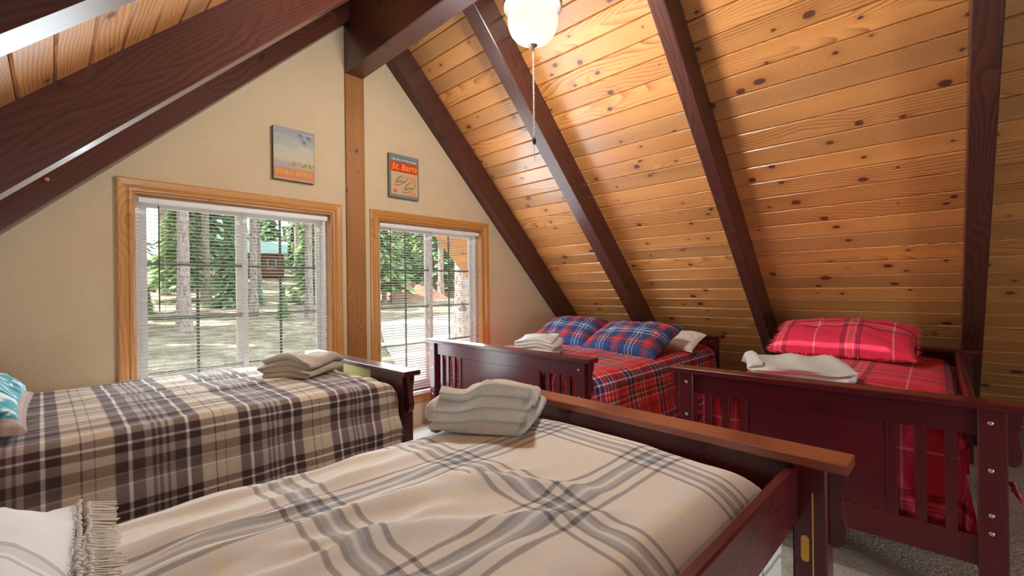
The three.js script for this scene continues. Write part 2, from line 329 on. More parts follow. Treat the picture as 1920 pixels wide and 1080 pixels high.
// ---------------------------------------------------------------- bed frames
const boltMat = std({ color: '#cfc9bf', metalness: 0.9, roughness: 0.35 });
const corbelGeo = (() => {
  const pts = []; const prof = [[0, 0.70], [0.034, 0.70], [0.033, 0.675], [0.026, 0.648], [0.023, 0.625], [0.026, 0.598], [0.031, 0.572], [0.031, 0.55], [0.026, 0.534], [0.016, 0.525], [0.006, 0.524], [0, 0.53]];
  for (const p of prof) pts.push(p);
  return (sz) => prism(pts.map(([a, b]) => [sz * a, b]), -0.014, 0.014, 'zyx');
})();
function endBoard(parent, name, x, hl, n, k, out, worn, detail) {        // out: the side of the board that faces away from the mattress (-1 foot, 1 head)
  const b = new THREE.Group(); b.name = name; b.position.x = x; parent.add(b);
  const po = hl - 0.04, pi = po - 0.068, H = (y) => y * k;
  mesh('cap', bar(-0.046, 0.046, H(0.725) - 0.024, H(0.725), -hl, hl, 'z', 0.003), worn ?? mahogany, b, worn ? 'worn brown cap rail' : undefined);
  for (const s of [-1, 1]) {
    const p = mesh('post', bar(-0.03, 0.03, 0, H(0.725) - 0.024, s > 0 ? pi : -po, s > 0 ? po : -pi, 'y', 0.004), mahogany, b);
    if (detail) {
      for (const y of [0.659, 0.505, 0.359, 0.301]) { const g = lathe([[0, 0.0025], [0.004, 0.0025], [0.0065, 0.0012], [0.007, 0], [0.0065, 0]], 14); g.rotateZ(-out * Math.PI / 2); g.translate(out * 0.0302, H(y), s * (pi + 0.03)); mesh('bolt', g, boltMat, b); }
      const g = corbelGeo(s); g.scale(1, k, 1); g.translate(0, 0, s * po); mesh('corbel', g, mahogany, b);
    }
  }
  mesh('top_rail', bar(-0.012, 0.012, H(0.61), H(0.725) - 0.024, -pi, pi, 'z', 0.002), mahogany, b);
  mesh('bottom_rail', bar(-0.013, 0.013, H(0.178), H(0.275), -pi, pi, 'z', 0.003), mahogany, b);
  const gap = 0.046, sw = 0.031, y0 = H(0.27), y1 = H(0.615);
  for (const s of [-1, 1]) for (let i = 0; i < n; i++) {
    const a = pi - gap * (i + 1) - sw * i, c = a - sw;
    mesh('slat', bar(-0.009, 0.009, y0, y1, s > 0 ? c : -a, s > 0 ? a : -c, 'y', 0.002), mahogany, b);
  }
  const pe = pi - gap * (n + 1) - sw * n;
  for (const s of [-1, 1]) mesh('stile', bar(-0.0115, 0.0115, y0, y1, s > 0 ? pe - 0.03 : -pe, s > 0 ? pe : -pe + 0.03, 'y', 0.002), mahogany, b);
  mesh('panel', bar(-0.006, 0.006, y0, y1, -pe + 0.026, pe - 0.026, 'z', 0.001), mahogany, b);
  return b;
}
function makeBed(label, pos, turn, hl, n, L, kHead, worn, high) {   // high: which sides (-1, 1) carry the high guard rail
  const b = thing('bed_frame', label, 'bed', pos, turn);
  const foot = endBoard(b, 'footboard', 0, hl, n, 1, -1, worn, true);
  endBoard(b, 'headboard', L, hl, n, kHead, 1, undefined, false);
  const ro = hl - 0.097;
  for (const s of [-1, 1]) mesh('side_rail', bar(0.031, L - 0.031, high.includes(s) ? 0.562 : 0.31, high.includes(s) ? 0.69 : 0.438, s > 0 ? ro - 0.024 : -ro, s > 0 ? ro : -ro + 0.024, 'x', 0.004), mahogany, b);
  mesh('platform', bar(0.075, L - 0.04, 0.27, 0.3, -ro + 0.05, ro - 0.05, 'x', 0.002), rawPlatform, b);
  return { bed: b, foot, inner: ro - 0.026, L };
}
const rawPlatform = std({ color: '#8a6a48', roughness: 0.8 });
const BED = {
  left: makeBed('dark lacquered bed frame along the window wall, under the brown plaid blanket', [-0.39, 0, 0.707], Math.PI + 0.012, 0.572, 2, 1.95, 1, undefined, []),
  near: makeBed('lacquered bed frame with a worn brown cap rail, under the cream plaid blanket', [-0.334, 0, 2.378], Math.PI - 0.031, 0.578, 2, 1.95, 1, wornCap, [-1]),
  mid: makeBed('wide dark lacquered bed frame under the navy and red tartan bedding', [0.484, 0, 0.958], -0.029, 0.785, 3, 1.84, 0.965, undefined, []),
  red: makeBed('mahogany bed frame with bolted posts, under the red plaid bedding', [0.55, 0, 2.721], 0.006, 0.572, 2, 1.8, 0.965, undefined, [1]),
};
{ // yellow sticker on the window side bed, and the raw wood slot of the near post
  const f = BED.left.foot;
  mesh('warning_sticker', bar(0.0122, 0.0126, 0.632, 0.692, -0.2, 0.11, 'z', 0.0001), std({ color: '#d8d480', roughness: 0.6 }), f, 'pale yellow sticker');
  const n = BED.near.foot, sl = new THREE.Shape(); sl.absarc(0, 0.022, 0.008, 0, Math.PI); sl.absarc(0, -0.022, 0.008, Math.PI, 2 * Math.PI);
  const g = new THREE.ExtrudeGeometry(sl, { depth: 0.001, bevelEnabled: false }); g.rotateY(Math.PI / 2); g.translate(0.0301, 0.508, -0.495);
  mesh('rail_slot', g, rawWood, n, 'raw yellow wood slot in the post');
  mesh('joint_strip', bar(0.03, 0.0312, 0.3, 0.64, -0.512, -0.509, 'y', 0.0003), rawWood, n, 'raw wood line along the post joint');
}

// ---------------------------------------------------------------- cloth
const terryBump = scaled(texture(512, 512, (x, y) => 128 + (hash(x, y) - 0.5) * 150 + noise(x / 4, y / 4) * 70, false), 0.16, 0.16);
const weaveBump = scaled(texture(256, 256, (x, y) => 128 + (((x + y) >> 1) % 3) * 30 - 30 + (hash(x, y) - 0.5) * 40, false), 0.2, 0.2);
function plaid(Ls, Lt, W, H, base, warp, weft, op = {}) {                    // stripes: [centre, half width, [r, g, b], strength] across s (warp) or t (weft)
  const row = (n, L, list) => { const a = []; for (let i = 0; i < n; i++) { const s = (i + 0.5) / n * L; let c = base; for (const [m, h, col, st = 1] of list) { const e = sstep(h + 0.0012, h - 0.0012, Math.abs(s - m)); if (e > 0) c = mix3(c, col, e * st); } a.push(c); } return a; };
  const A = row(W, Ls, warp), B = row(H, Lt, weft), lo = op.lo ?? 0.36;
  const m = texture(W, H, (x, y) => { const k = (((x + y) >> 1) & 1) ? lo : 1 - lo, c = mix3(A[x], B[y], k), n = (hash(x, y) - 0.5) * 7; return [c[0] + n, c[1] + n, c[2] + n]; });
  scaled(m, Ls, Lt);
  return phy({ map: m, bumpMap: weaveBump, bumpScale: 0.0006, roughness: 0.9, sheen: 0.4, sheenRoughness: 0.6, sheenColor: new THREE.Color(0.35, 0.35, 0.35), side: THREE.DoubleSide });
}
const rep = (list, period, from, to) => { const o = []; for (let p = from; p < to; p += period) for (const [c, h, col, st] of list) o.push([p + c, h, col, st]); return o; };

function fold(d, half, r, flare) {                                          // cloth length d from the middle -> [horizontal, drop]
  const a = Math.abs(d), s = Math.sign(d), q = Math.PI / 2 * r, f = half - r;
  if (a <= f) return [d, 0];
  if (a <= f + q) { const t = (a - f) / r; return [s * (f + r * Math.sin(t)), r * (1 - Math.cos(t))]; }
  const e = a - f - q; return [s * (half + flare * e), r + e * Math.sqrt(1 - flare * flare)];
}
// blanket over a bed, in the bed's own axes: x from the footboard to the head, z across
function drape(o) {
  const { x0, x1, half, yTop, dn, dp, df, r = 0.06, rf = 0.06, crown = 0.02, flareN = 0, flareP = 0, wr, nx = 150, nz = 150, sag } = o;
  const S0 = -df, S1 = x1 - x0, T0 = -(half + dn), T1 = half + dp;
  return gridGeo(nx, nz, (u, v) => {
    const s = lerp(S0, S1, u), t = lerp(T0, T1, v);
    const [hx0, vx] = s < rf ? fold(s - 2, 2, rf, 0) : [s - 2, 0], hx = hx0 + 2;
    const [hz, vz] = fold(t, half, r, t < 0 ? flareN : flareP);
    const c = crown * (1 - Math.min(1, (hz / half) ** 2)) * (1 - sstep(0.15, 0, hx));
    let x = x0 + Math.max(hx, 0), y = yTop + c - Math.hypot(vx, vz), z = hz;
    const w = wr(s, t), side = clamp(vz / 0.1), ft = clamp(vx / 0.1);
    y += w * (1 - Math.max(side, ft)); z += Math.sign(t) * w * 1.4 * side; x -= w * 1.0 * ft;
    if (sag) y -= sag(s, t);
    return [x, Math.max(y, 0.012), z, s - S0, t - T0];
  });
}
const clothThing = (name, geo, mat, bed, label, category) => { const m = mesh(name, geo, mat); m.position.copy(bed.position); m.rotation.y = bed.rotation.y; return tag(m, label, category); };
const ridge = (s, t, s0, t0, ang, w, len, h) => { const c = Math.cos(ang), n = Math.sin(ang), a = (s - s0) * c + (t - t0) * n, b = -(s - s0) * n + (t - t0) * c; return h * Math.exp(-((b / w) ** 2)) * Math.exp(-((a / len) ** 4)); };

// colours of the four sets of bedding
const GREY = [116, 122, 134], DKG = [86, 84, 88], CREAM = [224, 222, 217], WHT = [240, 240, 236], YEL = [238, 226, 188];
const nearBand = [[0, 0.024, [146, 156, 174], 0.95], [0, 0.004, WHT, 0.8], [-0.02, 0.0045, DKG, 0.8], [0.02, 0.0045, DKG, 0.8], [-0.011, 0.003, GREY, 0.6], [0.011, 0.003, GREY, 0.6], [-0.048, 0.005, DKG, 0.85], [0.048, 0.005, DKG, 0.85], [0.17, 0.004, YEL, 0.9]];
{
  const b = BED.near, df = 0.3, x0 = 0.045, x1 = 1.88, half = 0.45, dn = 0.42, dp = 0.42;
  // s of a world x: s = -(x + 0.334) - x0 ; texture starts at s = -df
  const off = (wx) => -(wx + 0.334) - x0 + df, ot = (wz) => -(wz - 2.378) + half + dn;
  const mat = plaid(x1 - x0 + df, 2 * half + dn + dp, 1600, 1344, CREAM, rep(nearBand, 0.34, off(-0.56) - 0.68, 2.4), [...rep(nearBand, 0.325, ot(2.59) - 0.65, 2), [ot(2.84), 0.035, [150, 146, 156], 0.75]]);
  const wr = (s, t) => { const fl = sstep(0.15, 0.6, s); return fl * (0.01 * fbm(s * 5 + 3, t * 9, 3) + 0.006 * noise(s * 9 + t * 6, t * 16 - s * 3)) + ridge(s, t, 0.52, -0.1, 0.9, 0.02, 0.16, 0.014) + ridge(s, t, 0.62, -0.02, 0.3, 0.022, 0.22, 0.013) + ridge(s, t, 0.7, -0.14, 0.55, 0.016, 0.3, 0.012) + ridge(s, t, 0.86, 0.05, 0.12, 0.02, 0.4, 0.01) + ridge(s, t, 0.9, -0.2, 0.2, 0.018, 0.35, 0.01) + ridge(s, t, 1.0, 0.2, -0.05, 0.02, 0.4, 0.009) + ridge(s, t, 1.05, -0.05, 0.06, 0.014, 0.35, 0.012) + ridge(s, t, 0.95, 0.32, 0.04, 0.016, 0.45, 0.01) + ridge(s, t, 1.1, 0.12, -0.1, 0.012, 0.3, 0.009) + 0.002 * noise(s * 14, t * 14); };
  clothThing('blanket', drape({ x0, x1, half, yTop: 0.668, dn, dp, df, r: 0.1, rf: 0.09, crown: 0.035, wr, nx: 190, nz: 170 }), mat, b.bed, 'cream blanket with grey plaid lines on the bed with the worn cap rail', 'blanket');
}
const BRN = [60, 42, 44], LB = [188, 180, 174], CRM = [222, 208, 178], TAUPE = [142, 128, 126];
{
  const b = BED.left, df = 0.16, x0 = 0.05, x1 = 1.9, half = 0.525, dn = 0.62, dp = 0.3;
  const off = (wx) => -(wx + 0.39) - x0 + df;
  const sett = [[0.037, 0.037, BRN, 0.95], [0.037, 0.005, WHT, 1], [0.114, 0.04, TAUPE, 0.55], [0.092, 0.004, BRN, 0.9], [0.112, 0.005, BRN, 0.9], [0.128, 0.005, BRN, 0.9], [0.188, 0.036, BRN, 0.95], [0.188, 0.005, WHT, 1], [0.284, 0.056, CRM, 0.9], [0.27, 0.002, TAUPE, 0.8], [0.3, 0.002, BRN, 0.7]];
  const weft = [[0.03, 0.026, BRN, 0.9], [0.03, 0.004, WHT, 0.9], [0.085, 0.022, LB, 0.7], [0.125, 0.018, TAUPE, 0.9], [0.11, 0.0035, WHT, 0.9], [0.165, 0.016, BRN, 0.75]];
  const mat = plaid(x1 - x0 + df, 2 * half + dn + dp, 1440, 1408, LB, rep(sett, 0.342, off(-0.544) - 0.342, 2.6), rep(weft, 0.205, -0.04, 2.4), { lo: 0.42 });
  const wr = (s, t) => 0.006 * fbm(s * 4 + 9, t * 5, 3) + 0.004 * noise(s * 7 + 1, t * 16) * sstep(0.3, 0.8, s) + (Math.abs(t) > 0.55 ? 0.014 * noise(s * 3.2, 1.5) * sstep(0.5, 0.9, Math.abs(t)) + 0.007 * noise(s * 8, t * 2) : 0) + 0.006 * noise(s * 2 + 4, t * 14);
  clothThing('blanket', drape({ x0, x1, half, yTop: 0.676, dn, dp, df, r: 0.05, rf: 0.07, crown: 0.014, flareN: 0.12, wr, nx: 180, nz: 170 }), mat, b.bed, 'brown and cream plaid blanket hanging over the side of the bed by the window', 'blanket');
}
const RED = [226, 46, 80], BLK = [58, 24, 44], PNK = [246, 170, 178], ORG = [240, 120, 96];
const redBand = [[-0.045, 0.0045, BLK, 0.9], [-0.033, 0.0045, BLK, 0.9], [-0.015, 0.005, PNK, 0.8], [0, 0.004, ORG, 0.8], [0, 0.0025, [180, 190, 120], 0.5], [0.015, 0.005, PNK, 0.8], [0.033, 0.0045, BLK, 0.9], [0.045, 0.0045, BLK, 0.9], [0.2, 0.0045, [250, 205, 205], 0.95]];
let redMat;
{
  const b = BED.red, df = 0.42, x0 = 0.03, x1 = 1.76, half = 0.448, dn = 0.6, dp = 0.14;
  redMat = plaid(x1 - x0 + df, 2 * half + dn + dp, 1440, 1152, RED, rep(redBand, 0.38, 0.12, 2.4), rep(redBand, 0.38, 0.36, 2), { lo: 0.44 });
  const wr = (s, t) => 0.004 * fbm(s * 5, t * 4 + 2, 3) + 0.003 * noise(s * 12, t * 3) + (s < 0 ? 0.02 * noise(t * 9, s * 3) + 0.012 * noise(t * 14 + s * 9, s * 5) : 0);
  clothThing('blanket', drape({ x0, x1, half, yTop: 0.628, dn, dp, df, r: 0.07, rf: 0.05, crown: 0.03, wr, nx: 170, nz: 130 }), redMat, b.bed, 'red plaid blanket on the bed with the bolted mahogany footboard', 'blanket');
  const flap = mesh('blanket_corner', gridGeo(16, 16, (u, v) => { const x = 0.02 + 0.2 * u, h = 0.17 * (1 - 0.55 * u); return [x, 0.3 + 0.03 * u + h * v, 0.545 + 0.05 * (1 - v) + 0.012 * noise(u * 6, v * 3), 0.4 + 0.3 * u, 0.5 + 0.3 * v]; }), redMat);
  scene.getObjectByName('blanket_002').add(flap); flap.name = 'hanging_corner';
}
const NAVY = [36, 52, 96], TRED = [196, 30, 46], BGRN = [34, 34, 38], GOLD = [214, 190, 120], SKY = [150, 196, 226];
let navyMat;
{
  const b = BED.mid, df = 0.3, x0 = 0.03, x1 = 1.8, half = 0.745, dn = 0.3, dp = 0.42;
  const T = [[0, 0.04, NAVY, 0.85], [0, 0.005, WHT, 0.95], [-0.05, 0.004, WHT, 0.9], [0.05, 0.004, WHT, 0.9], [0.115, 0.018, BGRN, 0.9], [0.115, 0.007, GOLD, 0.85], [0.15, 0.003, WHT, 0.9], [0.08, 0.003, GOLD, 0.7], [0.2, 0.012, [120, 20, 40], 0.8]];
  const mat = plaid(x1 - x0 + df, 2 * half + dn + dp, 1280, 1280, TRED, rep(T, 0.34, 0.05, 2.6), rep(T, 0.34, 0.1, 2.6), { lo: 0.42 });
  const wr = (s, t) => 0.012 * fbm(s * 4 + 7, t * 5, 3) * sstep(0.0, 0.3, s) + 0.008 * noise(s * 9, t * 9) * sstep(0.65, 0.3, t) + (t > 0.75 ? 0.02 * noise(s * 4, 0.5) * sstep(0.75, 1.0, t) : 0);
  clothThing('blanket', drape({ x0, x1, half, yTop: 0.6, dn, dp, df, r: 0.09, rf: 0.06, crown: 0.03, flareP: 0.16, wr, nx: 150, nz: 170 }), mat, b.bed, 'rumpled red and navy tartan blanket on the wide bed', 'blanket');
  navyMat = plaid(0.52, 0.52, 520, 520, NAVY, rep([[0, 0.038, [190, 40, 58], 0.9], [0, 0.0025, GOLD, 0.6], [-0.02, 0.003, BGRN, 0.8], [0.02, 0.003, BGRN, 0.8], [0.1, 0.003, WHT, 1], [0.13, 0.011, [226, 214, 214], 0.85], [0.16, 0.003, WHT, 1], [-0.075, 0.02, [30, 70, 130], 0.8]], 0.26, 0.1, 0.8), rep([[0, 0.036, [190, 40, 58], 0.85], [0, 0.0025, GOLD, 0.6], [0.1, 0.003, WHT, 1], [0.13, 0.011, SKY, 0.85], [0.16, 0.003, WHT, 1], [-0.075, 0.02, [30, 70, 130], 0.8]], 0.26, 0.07, 0.8), { lo: 0.44 });
}
// mattresses under the blankets
const tick = std({ color: '#dcd9d2', roughness: 0.9 });
for (const [k, hw, top, label] of [['left', 0.46, 0.655, 'mattress under the brown plaid blanket'], ['near', 0.43, 0.645, 'mattress under the cream plaid blanket'], ['mid', 0.655, 0.575, 'wide mattress under the tartan blanket'], ['red', 0.43, 0.6, 'mattress under the red plaid blanket']]) {
  const B = BED[k], m = mesh('mattress', bar(0.09, B.L - 0.06, 0.301, top - 0.02, -hw + 0.01, hw - 0.01, 'x', 0.05), tick);
  m.position.copy(B.bed.position); m.rotation.y = B.bed.rotation.y; tag(m, label, 'mattress');
}

// ---------------------------------------------------------------- pillows
function pillowGeo(w, d, h, o = {}) {                                          // w across (z), d deep (x), h thick; centre at the origin
  const { soft = 0.42, belly = 0.5, ns = 3, pinch = 0.09, sd = 1 } = o, n = 48, parts = [];
  for (const side of [1, -1]) parts.push(gridGeo(n, n, (u, v) => {
    const a = u * 2 - 1, b = v * 2 - 1, e = (1 - Math.abs(a) ** 2.6) * (1 - Math.abs(b) ** 2.6), th = Math.pow(Math.max(e, 0), soft);
    const px = 1 - pinch * (1 - a * a) * Math.abs(b) ** 2 * 0, x = a * d / 2 * (1 - pinch * (1 - b * b) * 0.5 * a * a), z = b * w / 2 * (1 - pinch * (1 - a * a) * 0.5 * b * b);
    const wn = th * (0.012 * noise(a * ns + sd * 7, b * ns + sd) + 0.006 * noise(a * 7 + sd, b * 9)) + (1 - th) * 0.006 * noise(a * 14 + sd * 3, b * 14);
    const y = side * th * h / 2 * (side < 0 ? belly : 1) + wn;
    return [x, y, z, (a * 0.5 + 0.5) * d, (b * 0.5 + 0.5) * w];
  }));
  // the lower half is wound the other way
  const i = parts[0].index.array; for (let k = 0; k < i.length; k += 3) { const t = i[k + 1]; i[k + 1] = i[k + 2]; i[k + 2] = t; }
  const q = parts.map((g) => { g.computeVertexNormals(); return g; });
  const test = q[0].attributes.normal.getY(Math.floor(q[0].attributes.normal.count / 2));
  if (test < 0) for (const g of q) { const j = g.index.array; for (let k = 0; k < j.length; k += 3) { const t = j[k + 1]; j[k + 1] = j[k + 2]; j[k + 2] = t; } g.computeVertexNormals(); }
  return mergeGeometries(q);
}
function pillow(name, label, geo, mat, pos, rot, group) { const m = mesh(name, geo, mat); m.position.set(...pos); m.rotation.set(rot[0], rot[1], rot[2], 'YXZ'); return tag(m, label, 'pillow', group); }
const redPillowMat = plaid(0.5, 0.76, 500, 760, RED, rep(redBand.slice(0, 8), 0.4, 0.26, 0.6), rep(redBand, 0.38, 0.06, 0.9), { lo: 0.5 });
const pr = pillow('pillow', 'red plaid pillow with fringed ends at the head of the red bed', pillowGeo(0.74, 0.46, 0.2, { sd: 2 }), redPillowMat, [1.93, 0.758, 2.64], [0, 0.0, 0.34]);
{ // frayed flange round the sham
  const P = []; const put = (a, b, c) => P.push(...a, ...b, ...c);
  for (let i = 0; i < 130; i++) {
    const side = i % 4, t = rr(-1, 1), l = rr(0.014, 0.03), wd = 0.006;
    const base = side < 2 ? [t * 0.22, 0, (side ? 1 : -1) * 0.362] : [(side === 2 ? 1 : -1) * 0.222, 0, t * 0.36], out = side < 2 ? [0, rr(-0.3, 0.3) * l, (side ? 1 : -1) * l] : [(side === 2 ? 1 : -1) * l, rr(-0.4, 0.2) * l, 0], al = side < 2 ? [wd, 0, 0] : [0, 0, wd];
    put([base[0] - al[0], base[1], base[2] - al[2]], [base[0] + al[0], base[1], base[2] + al[2]], [base[0] + out[0], base[1] + out[1], base[2] + out[2]]);
  }
  const g = new THREE.BufferGeometry(); g.setAttribute('position', new THREE.Float32BufferAttribute(P, 3)); g.setAttribute('uv', new THREE.Float32BufferAttribute(new Float32Array(P.length / 3 * 2), 2)); g.computeVertexNormals();
  const f = mesh('fringe', g, std({ color: '#d94a62', roughness: 1, side: THREE.DoubleSide }), pr, 'frayed red edge'); f.userData.kind = 'stuff';
}
pillow('pillow', 'navy and red tartan pillow nearest the gable wall on the wide bed', pillowGeo(0.58, 0.46, 0.19, { sd: 5 }), navyMat, [1.62, 0.715, 0.72], [0, 0.1, 0.42]);
pillow('pillow', 'navy and red tartan pillow on the wide bed, on the side towards the red bed', pillowGeo(0.68, 0.48, 0.19, { sd: 9 }), navyMat, [1.58, 0.7, 1.34], [0, -0.06, 0.4]);
pillow('pillow', 'plain white pillow behind the tartan pillows', pillowGeo(0.66, 0.34, 0.13, { sd: 4 }), std({ color: '#e4e2dc', roughness: 0.9 }), [1.98, 0.66, 1.40], [0, 0, 0.3]);
const tealMat = (() => { const m = texture(512, 512, (x, y) => { const a = noise(x / 60 + noise(x / 30, y / 30), y / 26), k = noise(x / 22 + y / 40, y / 90), c = mix3([70, 150, 168], [206, 226, 228], sstep(-0.1, 0.5, a)); return mix3(c, [24, 92, 110], sstep(0.25, 0.55, k)); }); return std({ map: scaled(m, 0.5, 0.5), roughness: 0.85 }); })();
pillow('pillow', 'teal and white patterned pillow on the brown plaid bed', pillowGeo(0.7, 0.5, 0.18, { sd: 12 }), tealMat, [-1.89, 0.8, 0.76], [0, 0, -0.3]);
const stripeMat = plaid(0.5, 0.7, 250, 350, [150, 130, 126], rep([[0, 0.012, [60, 46, 48], 0.9], [0.05, 0.02, [190, 170, 160], 0.7]], 0.1, 0.02, 0.6), [], { lo: 0.1 });
pillow('pillow', 'brown striped pillow under the teal pillow', pillowGeo(0.72, 0.5, 0.13, { sd: 15 }), stripeMat, [-1.88, 0.725, 0.82], [0, 0, -0.05]);
{
  const D = [96, 100, 106];
  const m = plaid(0.62, 0.86, 620, 860, [224, 226, 228], [], rep([[0, 0.008, D, 0.7], [0.022, 0.012, [168, 172, 178], 0.6], [0.05, 0.004, D, 0.6]], 0.5, 0.3, 0.9), { lo: 0.5 });
  const p = pillow('pillow', 'pale grey sham pillow with a knotted border on the cream plaid bed', pillowGeo(0.8, 0.56, 0.3, { sd: 21, soft: 0.9, belly: 0.12 }), m, [-1.835, 0.715, 2.31], [0, -0.031, 0.0]);
  const tufts = [], k = new THREE.SphereGeometry(0.0042, 6, 5);
  for (let i = 0; i < 76; i++) { const z = -0.39 + 0.78 * i / 75; for (const dx of [0, 0.012]) { const g = k.clone(); g.scale(1, 0.7, 0.9 + 0.3 * rnd()); g.translate(0.277 + dx + rr(-0.002, 0.002), 0.01 - dx * 0.6, z + dx * 0.3); tufts.push(g); } }
  const bm = mesh('knotted_border', join(tufts), std({ color: '#d2d4d4', roughness: 1 }), p, 'white knotted border'); bm.userData.kind = 'stuff';
  const fr = []; for (let i = 0; i < 110; i++) { const z = -0.39 + 0.78 * i / 109 + rr(-0.002, 0.002), l = rr(0.028, 0.04); fr.push(tube([[0.292, 0.002, z], [0.292 + l * 0.6, -0.006, z + rr(-0.003, 0.003)], [0.292 + l, -0.012, z + rr(-0.006, 0.006)]], 0.0012, 4, 4)); }
  const fm = mesh('fringe', join(fr), std({ color: '#e2ddd0', roughness: 1 }), p, 'cream thread fringe'); fm.userData.kind = 'stuff';
}

// ---------------------------------------------------------------- folded towels
const towelMat = (c) => phy({ color: c, bumpMap: terryBump, bumpScale: 0.004, roughness: 1, sheen: 0.6, sheenRoughness: 0.7, sheenColor: new THREE.Color(0.5, 0.5, 0.48), side: THREE.DoubleSide });
function towelGeo({ A = 0.3, D = 0.34, layers = 4, t = 0.022, wave = 0.01, droop = 0, curl = 0, sd = 1, peak = 0, skew = 0 }) {
  const path = [], r = t / 2 * 1.04; let y = t / 2, dirn = 1;
  for (let k = 0; k < layers; k++) {
    const ext = 1 - 0.05 * hash(k, sd) - (k === layers - 1 ? 0.0 : 0), a0 = -A / 2 * ext, a1 = A / 2 * ext;
    for (let i = 0; i <= 16; i++) { const f = i / 16, a = dirn > 0 ? lerp(a0, a1, f) : lerp(a1, a0, f); path.push([a, y]); }
    if (k < layers - 1) { const c = dirn > 0 ? a1 : a0; for (let i = 1; i < 6; i++) { const th = Math.PI * i / 6; path.push([c + dirn * Math.sin(th) * r * 1.3, y + r - Math.cos(th) * r]); } y += 2 * r; dirn = -dirn; }
  }
  if (curl) { const [a, b] = path[path.length - 1], s = dirn; for (let i = 1; i < 9; i++) { const th = i / 8 * Math.PI * 1.4; path.push([a + s * Math.sin(th) * curl, b + (1 - Math.cos(th)) * curl * 0.6]); } }
  const n = path.length, H = y + t / 2, N = path.map((p, i) => { const q0 = path[Math.max(0, i - 1)], q1 = path[Math.min(n - 1, i + 1)], dx = q1[0] - q0[0], dy = q1[1] - q0[1], l = Math.hypot(dx, dy) || 1; return [-dy / l, dx / l]; });
  const loop = []; for (let i = 0; i < n; i++) loop.push([i, 1]); loop.push([n - 1, 0]); for (let i = n - 1; i >= 0; i--) loop.push([i, -1]); loop.push([0, 0]); loop.push([0, 1]);
  const M = 30, ends = (v) => { const d = Math.min(v, 1 - v) * D; return d < t * 0.3 ? Math.sqrt(Math.max(0, 1 - (1 - d / (t * 0.3)) ** 2)) : 1; };
  const def = (a, b, z) => {
    const f = clamp(b / H), zn = z / D;
    let X = a + skew * zn * f + 0.35 * wave * noise(z * 9 + sd, b * 30), Y = b, Z = z * (1 - 0.04 * f) + 0.8 * wave * noise(a * 8 + sd * 3, b * 60);
    Y += f * (wave * noise(a * 7 + sd, z * 7) + wave * 0.7 * noise(a * 15 + sd * 2, z * 13)) + peak * f * Math.exp(-(((a - A * 0.2) / (A * 0.3)) ** 2)) * (0.6 + 0.4 * zn);
    Y -= droop * f * sstep(0.1, 0.5, -a / A) * (0.5 - zn);
    return [X, Math.max(Y, 0.001), Z];
  };
  const L = loop.length - 1;
  const body = gridGeo(L, M, (u, v) => { const [i, s] = loop[Math.round(u * L)], vv = v < 0.5 ? (2 * v) ** 1.7 / 2 : 1 - (2 * (1 - v)) ** 1.7 / 2, e = ends(vv), p = path[i], q = N[i], z = (vv - 0.5) * D, h = s * t * 0.525 * e, P = def(p[0] + q[0] * h, p[1] + q[1] * h, z); return [...P, i * 0.02, vv * D]; });
  return body;
}
function towel(label, o, col, pos, turn) { const m = mesh('towel', towelGeo(o), towelMat(col)); m.position.set(...pos); m.rotation.y = turn; return tag(m, label, 'towel'); }
towel('folded cream bath towel stack on the cream plaid blanket', { A: 0.27, D: 0.34, layers: 4, t: 0.025, wave: 0.026, peak: 0.026, droop: 0.03, skew: 0.07, sd: 3 }, '#ece7dc', [-0.6, 0.699, 2.05], -1.06);
towel('crumpled beige towel on the brown plaid blanket', { A: 0.24, D: 0.3, layers: 4, t: 0.022, wave: 0.022, peak: 0.02, droop: 0.02, sd: 8 }, '#e2d8c6', [-0.68, 0.69, 0.72], -0.98);
towel('loosely folded white towel on the red plaid blanket', { A: 0.4, D: 0.22, layers: 2, t: 0.03, wave: 0.034, curl: 0.02, sd: 13, skew: 0.08 }, '#e6e6e0', [1.02, 0.657, 2.58], -1.45);
towel('folded white towel on the tartan blanket, partly hidden by the footboard', { A: 0.26, D: 0.24, layers: 5, t: 0.024, wave: 0.018, peak: 0.02, sd: 19 }, '#eceae4', [0.92, 0.63, 0.97], -1.2);

